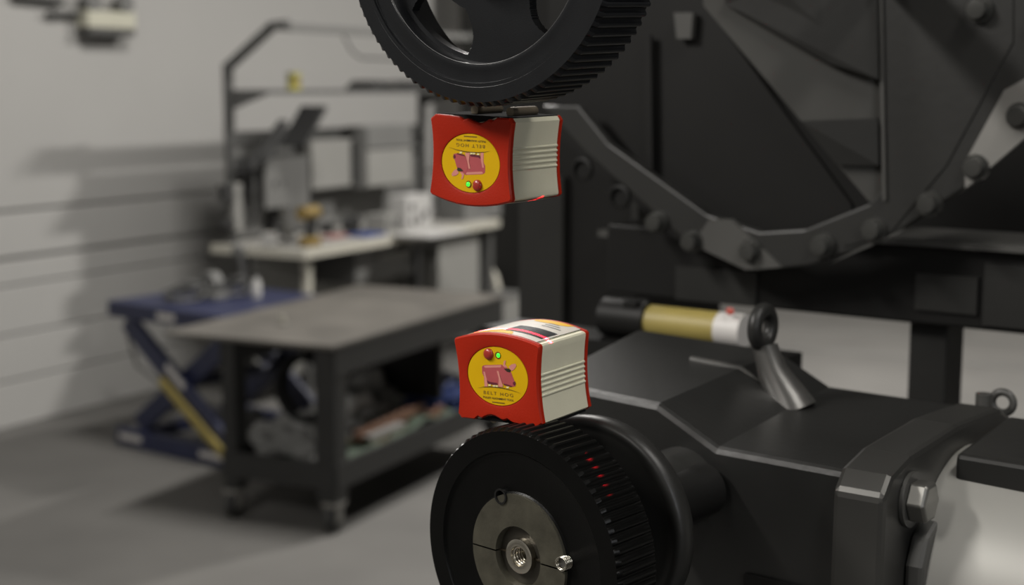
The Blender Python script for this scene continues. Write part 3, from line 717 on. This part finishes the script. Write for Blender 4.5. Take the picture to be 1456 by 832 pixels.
t = T('cable_bundle', 'tangle of dark cables hanging on the bench frame beside the left post', 'cables', (UX + .05, 6.25, 1.0))
for k in range(7):
    y = 6.12 + .055 * k + random.uniform(-.02, .02)
    t.mb().tube([(UX + .03, y, 1.30), (UX + .05 + .02 * (k % 3), y + random.uniform(-.05, .05), 1.18), (UX + .06, y + random.uniform(-.08, .08), 1.06), (UX + .04, y + random.uniform(-.05, .05), .95 + .03 * (k % 4))], .010, 6).build('cable', ('box_dark', 'frame_grey')[k % 2], t.o, smooth=60)
t.mb().box(UX + .02, UX + .05, 6.08, 6.50, 1.29, 1.32).build('hanger', 'box_dark', t.o)
# outlet strip on the left post
t = T('power_strip', 'white upright power strip with dark plugs on the left bench post', 'power strip', (UX + .03, UY0 - .01, .86))
a0 = at(325, 262, 0, UX + .03); a1 = at(325, 330, 0, UX + .03)
t.mb().box(UX + .02, UX + .05, UY0 - .03, UY0 + .03, a1.z, a0.z).build('housing', 'panel_light', t.o, bevel=.004)
for py in (270, 282, 320):
    c = at(311, py, 0, UX + .03)
    t.mb().box(UX - .0, UX + .05, UY0 - .11, UY0 - .03, c.z - .022, c.z + .022).build('plug', 'box_dark', t.o, bevel=.004)
# items on the shelf
t = T('small_carton', 'small yellow carton standing on the upper bench shelf', 'carton', Vector((-4.90, at(418, 125, 0, -4.90).y, 1.683)))
p = t.base; t.mb().box(p.x - .02, p.x + .02, p.y - .035, p.y + .035, 1.683, 1.775).build('carton', 'yellow_tag', t.o)
t.mb().box(p.x + .02, p.x + .022, p.y - .03, p.y + .03, 1.705, 1.74).build('print_patch', 'tool_yellow', t.o)
for lab, ya_, yb_ in (('flat black tray on the shelf, nearer the yellow carton', 7.03, 7.36), ('flat black tray on the shelf, nearer the black pulley', 7.40, 7.76)):
    t = T('tool_tray', lab, 'tray', (UX + .1, ya_, 1.683), 0, 'black trays on the upper shelf')
    t.mb().prism([(ya_, 1.683), (yb_, 1.683), (yb_ - .02, 1.72), (ya_ + .08, 1.735)], 0, UX + .02, UX + .22).build('tray', 'box_dark', t.o, bevel=.004)
    t.mb().tube([(UX + .23, ya_ + .12, 1.71), (UX + .25, ya_ + .14, 1.71), (UX + .25, ya_ + .2, 1.71), (UX + .23, ya_ + .22, 1.71)], .006, 6).build('handle', 'bolt_zinc', t.o)
# items on the worktop
t, p = bx('radio', 'black upright speaker box on the bench below the monitor', 'speaker', 383, 336, .14, .13, .20, 'box_dark')
t.mb().lathe([(0, 0), (.045, 0), (.05, .006)], (p.x + .071, p.y, BZ + .10), 0, 20).build('cone', 'frame_grey', t.o)
t, p = bx('carton', 'small white carton on the bench in front of the black speaker', 'carton', 384, 351, .05, .07, .075, 'paper_white')
t.mb().box(p.x - .02, p.x + .02, p.y - .005, p.y + .005, BZ + .075, BZ + .0765).build('tape', 'cardboard', t.o)
# cordless drill
p = at(441, 350, 2, BZ); t = T('cordless_drill', 'yellow and black cordless drill standing on its battery on the bench', 'drill', (p.x, p.y, BZ))
t.mb().box(p.x - .035, p.x + .035, p.y - .055, p.y + .055, BZ, BZ + .05).build('battery', 'tool_yellow', t.o, bevel=.008)
t.mb().beam((p.x, p.y, BZ + .05), (p.x, p.y + .02, BZ + .15), .04, .05, (1, 0, 0)).build('handle', 'box_dark', t.o, bevel=.006)
t.mb().tube([(p.x, p.y - .07, BZ + .175), (p.x, p.y + .06, BZ + .175)], .036, 16).build('motor_housing', 'tool_yellow', t.o, smooth=40)
t.mb().tube([(p.x, p.y + .06, BZ + .175), (p.x, p.y + .13, BZ + .175)], [.030, .018], 14).build('chuck', 'box_dark', t.o, smooth=40)
# loupe / cutter beside it
p = at(410, 346, 2, BZ); t = T('tape_dispenser', 'grey metal clamp stand on the bench, left of the drill', 'clamp stand', (p.x, p.y, BZ))
t.mb().box(p.x - .05, p.x + .05, p.y - .04, p.y + .04, BZ, BZ + .02).build('base', 'frame_grey', t.o)
t.mb().beam((p.x, p.y, BZ + .02), (p.x, p.y - .04, BZ + .19), .02, .025, (1, 0, 0)).build('post', 'bolt_zinc', t.o)
t.mb().beam((p.x, p.y + .05, BZ + .04), (p.x, p.y - .06, BZ + .14), .02, .02, (1, 0, 0)).build('jaw', 'frame_grey', t.o)
t.o.name = 'clamp_stand'
for k, (px, py, r, lab) in enumerate(((481, 300, .030, 'small dark wire spool on the bench, second from the drill'), (516, 318, .050, 'dark round wire spool on the bench, left of the white outlet box'))):
    p = at(px, 332, 2, BZ); t = T('wire_spool', lab, 'spool', (p.x - .08, p.y, BZ), 0, 'wire spools on the bench')
    z = BZ + r
    t.mb().lathe([(r * .4, -.03), (r, -.03), (r, -.022), (r * .7, -.022), (r * .7, .022), (r, .022), (r, .03), (r * .4, .03)], (p.x - .08, p.y, z), 0, 20, close=True).build('spool', 'box_dark', t.o)
    t.mb().torus((p.x - .08, p.y, z), r * .72, .006, 0, 20, 6).build('wire', 'frame_grey', t.o)
t, p = bx('test_box', 'white test box with dark round sockets at the far part of the bench', 'test box', 584, 325, .12, .27, .20, 'paper_white')
for dy, dz in ((-.07, .13), (-.07, .05), (.07, .09), (.01, .06)):
    t.mb().lathe([(0, .002), (.022, .002), (.024, 0)], (p.x + .061, p.y + dy, BZ + dz), 0, 18).build('socket', 'box_dark', t.o)
t, p = bx('instrument_case', 'low grey instrument case on the bench between the spools', 'instrument', 548, 328, .15, .20, .10, 'panel_light')
t.mb().box(p.x + .075, p.x + .078, p.y - .08, p.y + .08, BZ + .02, BZ + .08).build('face_plate', 'panel_grey', t.o)
t, p = bx('carrying_case', 'dark case at the far right end of the bench top', 'case', 668, 310, .20, .46, .19, 'panel_grey')
t.mb().box(p.x + .10, p.x + .112, p.y - .06, p.y + .06, BZ + .10, BZ + .12).build('handle', 'box_dark', t.o)
t, p = bx('paper_stack', 'loose stack of white paper on the bench behind the laser block', 'paper', 612, 333, .26, .42, .012, 'paper_white', 0)
t, p = bx('folded_rag', 'dull red folded rag on the bench, right of the drill', 'rag', 475, 338, .08, .16, .015, 'pink_cloth', .004)
t, p = bx('paper_folder', 'dark folder lying on the bench beside the red rag', 'folder', 520, 335, .14, .20, .014, 'blue_tarp', 0)
# white hose at the bench end
hz = [at(688, 328, 1, 8.0), at(686, 350, 1, 8.0), at(692, 372, 1, 8.0), at(703, 392, 1, 8.0), at(708, 412, 1, 8.0)]
tag(MB().tube(hz, [.012, .012, .014, .022, .024], 10).build('hose', 'bench_edge', smooth=50), 'pale hose hanging down at the far end of the workbench', 'hose')
# things under / past the bench end
t = T('floor_crate', 'grey crate on a box beside the far bench leg', 'crate', (-4.35, 8.1, 0))
cc = at(690, 440, 1, 8.05); t.mb().box(cc.x - .12, cc.x + .10, 8.05, 8.35, 0, at(690, 425, 1, 8.05).z).build('body', 'panel_light', t.o, bevel=.01)
t.mb().box(cc.x - .13, cc.x + .11, 8.04, 8.36, at(690, 425, 1, 8.05).z, at(690, 421, 1, 8.05).z).build('lid', 'panel_grey', t.o, bevel=.004)

# ================================================================ scissor lift table
LR = -8.0
LB = at(165, 632, 2, 0.0, LR)
lt = T('scissor_lift_table', 'blue scissor lift table between the planked wall and the black cart', 'lift table', (LB.x + .48, LB.y + .36, 0), LR)
X0, Y0, LL, LD, LZ = LB.x, LB.y, 0.86, 0.72, 0.70
lt.mb().box(X0 + .0, X0 + LL, Y0 - .02, Y0 + LD, LZ - .075, LZ).build('platform', 'blue_paint', lt.o, bevel=.006)
lt.mb().box(X0 + .36, X0 + .48, Y0 - .022, Y0 - .019, LZ - .055, LZ - .025).build('sticker', 'white_label', lt.o)
for y in (Y0, Y0 + LD - .06):
    bs = lt.mb().box(X0, X0 + LL, y, y + .06, 0.0, .085).build('base_rail', 'blue_paint', lt.o, bevel=.004)
    if y == Y0:
        for xs in (.03, .60):
            lt.mb().box(X0 + xs, X0 + xs + .16, y - .002, y + .001, .035, .062).build('sticker', 'white_label', bs)
for x in (X0, X0 + LL - .06):
    lt.mb().box(x, x + .06, Y0 + .06, Y0 + LD - .06, .01, .06).build('cross_rail', 'blue_paint', lt.o)
for y in (Y0 + .02, Y0 + LD - .10):
    lg = lt.mb().beam((X0 + .10, y, LZ - .09), (X0 + .80, y, .08), .035, .095, (0, 0, 1)).build('scissor_leg', 'blue_paint', lt.o, bevel=.004)
    if y == Y0 + .02:
        a, b = Vector((X0 + .10, y - .019, LZ - .09)), Vector((X0 + .80, y - .019, .08))
        lt.mb().beam(a.lerp(b, .38) + Vector((.02, 0, .02)), a.lerp(b, .55) + Vector((.02, 0, .02)), .003, .030).build('sticker', 'white_label', lg)
    lt.mb().beam((X0 + .10, y + .05, .10), (X0 + .80, y + .05, LZ - .09), .035, .095).build('scissor_leg', 'blue_paint', lt.o, bevel=.004)
lt.mb().tube([(X0 + .48, Y0 + .02, .35), (X0 + .48, Y0 + LD - .04, .35)], .025, 12).build('pivot_bar', 'blue_paint', lt.o)
lt.mb().beam((X0 + .36, Y0 - .012, .36), (X0 + .80, Y0 - .012, .055), .02, .035).build('safety_bar', 'worn_yellow', lt.o, label='yellow safety bar along the scissor leg')
lt.mb().tube([(X0 + .36, Y0 + .35, .10), (X0 + .60, Y0 + .35, .14)], .055, 14).build('hydraulic_pump', 'frame_grey', lt.o, smooth=40)
tag(MB().tube([at(180, 470, 0, XW + .25), at(195, 520, 0, XW + .2), at(228, 545, 0, XW + .3), at(262, 570, 0, XW + .5)], .008, 6).build('control_cord', 'frame_grey', smooth=50), 'thin dark control cord hanging below the blue lift platform', 'cord')
# clutter on the platform
def lp(px, py): return at(px, py, 2, LZ + .001)
for k, (px, py, r, n_, lab) in enumerate(((262, 428, .085, 3, 'grey cable coil on the blue platform, nearest the wall'), (330, 420, .07, 3, 'grey cable coil on the blue platform, nearest the cart'))):
    p = lp(px, py); t = T('cable_coil', lab, 'cable', p, 0, 'cable coils on the lift platform')
    for j in range(n_):
        MBj = t.mb(); pts = []
        for i in range(25):
            a = 2 * PI * i / 24; rr = r * (1 + .12 * math.sin(3 * a + j))
            pts.append((p.x + rr * math.cos(a), p.y + rr * math.sin(a), LZ + .014 + .016 * j + (.05 * max(0, math.sin(a * 1.0 + j)))))
        MBj.tube(pts, .007, 6).build('cable_turn', 'frame_grey', t.o)
p = lp(300, 424); t = T('gear_casting', 'dark grey bearing casting on the blue platform between two coils', 'casting', p)
t.mb().box(p.x - .07, p.x + .07, p.y - .05, p.y + .05, LZ, LZ + .03).build('foot', 'panel_grey', t.o, bevel=.006)
t.mb().lathe([(.025, -.03), (.055, -.03), (.055, .03), (.025, .03)], (p.x, p.y, LZ + .075), 1, 20, close=True).build('ring', 'panel_grey', t.o)
p = lp(365, 422); t = T('white_bottle', 'small white bottle standing on the blue platform', 'bottle', p)
t.mb().lathe([(0, 0), (.022, 0), (.022, .07), (.010, .085), (.010, .1), (0, .1)], (p.x, p.y, LZ), 2, 16).build('bottle', 'paper_white', t.o, smooth=40)
t.mb().lathe([(0, .1), (.012, .1), (.012, .115), (0, .115)], (p.x, p.y, LZ), 2, 12).build('cap', 'box_dark', t.o)
p = lp(350, 420); t = T('pipe_wrench', 'dark metal tool propped upright on the blue platform', 'tool', p)
t.mb().beam(p, p + Vector((-.05, .02, .20)), .03, .02).build('handle', 'box_dark', t.o)
t.mb().obox(p + Vector((-.055, .02, .21)), (.06, .03, .05), Matrix.Rotation(.3, 3, 'Y')).build('jaw', 'panel_grey', t.o)

# ================================================================ black cart
CR = 4.0
CB = Vector((-3.2, 4.38, 0)); Rm = Matrix.Rotation(math.radians(-CR), 3, 'Z'); CB = Rm @ CB
ct = T('utility_cart', 'black steel two-shelf cart on casters in front of the workbench', 'cart', (CB.x - .375, CB.y + .72, 0), CR)
cx0, cx1, cy0, cy1 = CB.x - .52, CB.x, CB.y, CB.y + 1.46
ct.mb().box(cx0 - .25, cx1 + .01, cy0 - .03, cy1 + .01, .722, .74).build('top_plate', 'cart_top_steel', ct.o, bevel=.004)
for i_, (a, b, c, d) in enumerate(((cx1 - .012, cx1 + .006, cy0, cy1), (cx0 - .006, cx0 + .012, cy0, cy1), (cx0, cx1, cy0 - .006, cy0 + .012), (cx0, cx1, cy1 - .012, cy1 + .006))):
    if i_ != 2: ct.mb().box(a, b, c, d, .615, .721).build('apron', 'cart_steel', ct.o)
    ct.mb().box(a, b, c, d, .175, .275).build('tray_lip', 'cart_steel', ct.o)
ct.mb().box(cx0, cx1, cy0, cy1, .175, .195).build('lower_tray', 'cart_steel', ct.o)
for x in (cx0, cx1 - .06):
    for y in (cy0, cy1 - .06):
        ct.mb().box(x - (.03 if x > cx0 else 0), x + .06, y, y + .085, .12, .721).build('leg', 'cart_steel', ct.o, bevel=.004)
        fk = ct.mb().box(x - .005, x + .065, y - .005, y + .065, .105, .12).build('caster_plate', 'caster_grey', ct.o)
        for sx in (.002, .05):
            ct.mb().box(x + sx, x + sx + .008, y + .01, y + .05, .045, .105).build('fork', 'caster_grey', fk)
        ct.mb().lathe([(0, -.018), (.045, -.018), (.055, -.012), (.055, .012), (.045, .018), (0, .018)], (x + .03, y + .03, .055), 0, 24).build('wheel', 'box_dark', fk, smooth=40)
# upper cross shelf rail seen below the top
ct.mb().box(cx0 + .03, cx1 - .03, cy0 + .9, cy0 + .93, .35, .62).build('divider', 'machine_dark', ct.o)
# junk on the lower tray
def ctp(px, py, z): p = at(px, py, 2, z, CR); return p
def jt(name, label, cat, px, py, z=.196, group=None):
    p = ctp(px, py, z); return T(name, label, cat, (p.x, p.y, z), CR, group), p
for k, (px, py, r, sc, lab) in enumerate(((400, 640, .16, (1.1, .9, .66), 'crumpled grey plastic bag at the near left corner of the cart tray'), (432, 690, .085, (1.2, .9, .55), 'small crumpled grey bag at the front of the cart tray'), (555, 580, .16, (.8, 1.25, .75), 'pale grey plastic bundle in the middle of the cart tray'), (510, 560, .15, (.9, 1.0, .9), 'dull grey bundle on the tray behind the cart leg'))):
    t, p = jt('plastic_bag', lab, 'bag', px, py, .196, 'bags on the lower cart tray')
    p = Vector(((cx0 + .2, cy0 + .2, 0), (cx0 + .38, cy0 + .13, 0), (cx1 - .32, cy0 + .60, 0), (cx0 + .15, cy0 + .90, 0))[k])
    t.mb().ball((p.x, p.y, .196 + r * sc[2] * .9), r, sc, 28, 16, .55, k * 3.1 + 1).build('bag', 'pale_bag' if k > 1 else 'grey_bag', t.o, smooth=25)
    t.mb().ball((p.x + .02, p.y, .196 + r * sc[2] * 1.75), r * .3, (1, 1, .8), 10, 6, .6, k).build('knot', 'grey_bag', t.o)
t, p = jt('hose_coil', 'black rubber hose coil hanging inside the near end of the cart', 'hose', 415, 530)
c = Vector((cx0 + .28, cy0 + .16, .52))
for k in range(3): t.mb().torus((c.x, c.y + .025 * k, c.z), .125, .016, 1, 32, 8).build('hose_turn', 'black_rubber', t.o, smooth=60)
t.mb().box(c.x - .01, c.x + .01, c.y - .02, c.y + .07, c.z + .13, .714).build('hook', 'frame_grey', t.o)
for k, (a, b, lab) in enumerate((((505, 622), (600, 578), 'brown wooden stick on the cart tray, topmost'), ((540, 622), (612, 590), 'brown wooden stick on the cart tray, middle one'), ((585, 622), (628, 580), 'brown wooden stick on the cart tray, closest to the blue tarp'))):
    xx = cx1 - .10 + .012 * k
    p0 = at(*a, 0, xx, CR); p1 = at(*b, 0, xx, CR)
    t = T('wooden_stick', lab, 'stick', p0, CR, 'wooden sticks on the cart tray')
    t.mb().beam(p0, p1, .028, .034).build('stick', 'brown_wood', t.o)
p = at(545, 622, 0, cx1 - .07, CR); t = T('cardboard_box', 'pale cardboard box under the sticks on the cart tray', 'box', (p.x, p.y, .25), CR)
t.mb().box(cx1 - .20, cx1 - .05, p.y - .13, p.y + .14, p.z - .03, p.z + .03).build('box', 'cardboard', t.o)
t.mb().box(cx1 - .205, cx1 - .045, p.y - .135, p.y + .145, p.z + .022, p.z + .034).build('lid', 'paper_white', t.o)
p = at(560, 640, 0, cx1 - .05, CR); t = T('green_sheet', 'dull green cloth spread along the edge of the cart tray', 'cloth', (p.x, p.y, .196), CR)
q = t.mb(); vs = []; fs = []
nx, ny = 8, 22
for i in range(nx + 1):
    for j in range(ny + 1):
        x = cx1 - .40 + .38 * i / nx; y = cy0 + .10 + .95 * j / ny
        vs.append((x, y, .235 + .045 * noise.noise(Vector((x * 7, y * 7, 0))) + .03 * i / nx))
fs = [(i * (ny + 1) + j, (i + 1) * (ny + 1) + j, (i + 1) * (ny + 1) + j + 1, i * (ny + 1) + j + 1) for i in range(nx) for j in range(ny)]
o = q.add(vs, fs).build('cloth', 'green_sheet', t.o, smooth=60)
sm = o.modifiers.new('solid', 'SOLIDIFY'); sm.thickness = .012
p = at(612, 570, 0, cx1 - .2, CR); t = T('blue_tarp', 'bright blue tarp bundle at the far end of the cart tray', 'tarp', (p.x, p.y, .196), CR)
t.mb().ball((cx1 - .2, p.y + .03, .30), .17, (.7, 1.4, .62), 28, 14, .4, 9).build('tarp', 'blue_tarp', t.o, smooth=30)
t.mb().torus((cx1 - .2, p.y + .03, .30), .112, .006, 1, 24, 6).build('strap', 'frame_grey', t.o)
t, p = jt('paint_can', 'small metal can on the cart tray between the bundles', 'can', 480, 590)
t.mb().lathe([(0, 0), (.05, 0), (.05, .13), (0, .13)], (cx0 + .35, cy0 + .55, .196), 2, 20).build('can', 'panel_light', t.o, smooth=40)
t.mb().torus((cx0 + .35, cy0 + .55, .326), .048, .005, 2, 20, 6).build('rim', 'bolt_zinc', t.o)
# small bright tab on the cart top
p = at(402, 462, 2, .74, CR); t = T('white_tab', 'small pale tab standing on the cart top near its corner', 'tab', p, CR)
t.mb().box(p.x - .012, p.x + .012, p.y - .004, p.y + .004, .74, .778).build('tab', 'bench_edge', t.o)
t.mb().box(p.x - .018, p.x + .018, p.y - .016, p.y + .016, .74, .746).build('foot', 'panel_grey', t.o)

# ================================================================ fixture on the wall
a = at(125, 14, 0, XW + .09); b = at(194, 42, 0, XW + .09)
wf = T('emergency_light', 'cream emergency light box high on the left wall with dark conduit', 'light box', (XW + .045, (a.y + b.y) / 2, b.z))
wf.mb().box(XW, XW + .09, a.y, b.y, b.z, a.z).build('housing', 'beige_box', wf.o, bevel=.006)
wf.mb().box(XW, XW + .10, a.y, b.y - .02, b.z - .035, b.z).build('base_tray', 'frame_grey', wf.o)
for y in (a.y + .05, b.y - .06):
    wf.mb().lathe([(.0, -.03), (.045, -.03), (.055, .0), (.05, .03), (0, .03)], (XW + .06, y, a.z + .045), 0, 16).build('lamp_head', 'panel_grey', wf.o)
wf.mb().tube([(XW + .03, a.y, a.z - .02), (XW + .03, a.y - .22, a.z - .03)], .014, 8).build('conduit', 'frame_grey', wf.o)
c0 = at(20, -6, 0, XW + .03); c1 = at(90, 2, 0, XW + .03)
tag(MB().tube([c0, c1], .02, 8).build('wall_conduit', 'frame_grey', smooth=50), 'dark conduit along the left wall at the top edge, left of the light box', 'conduit')
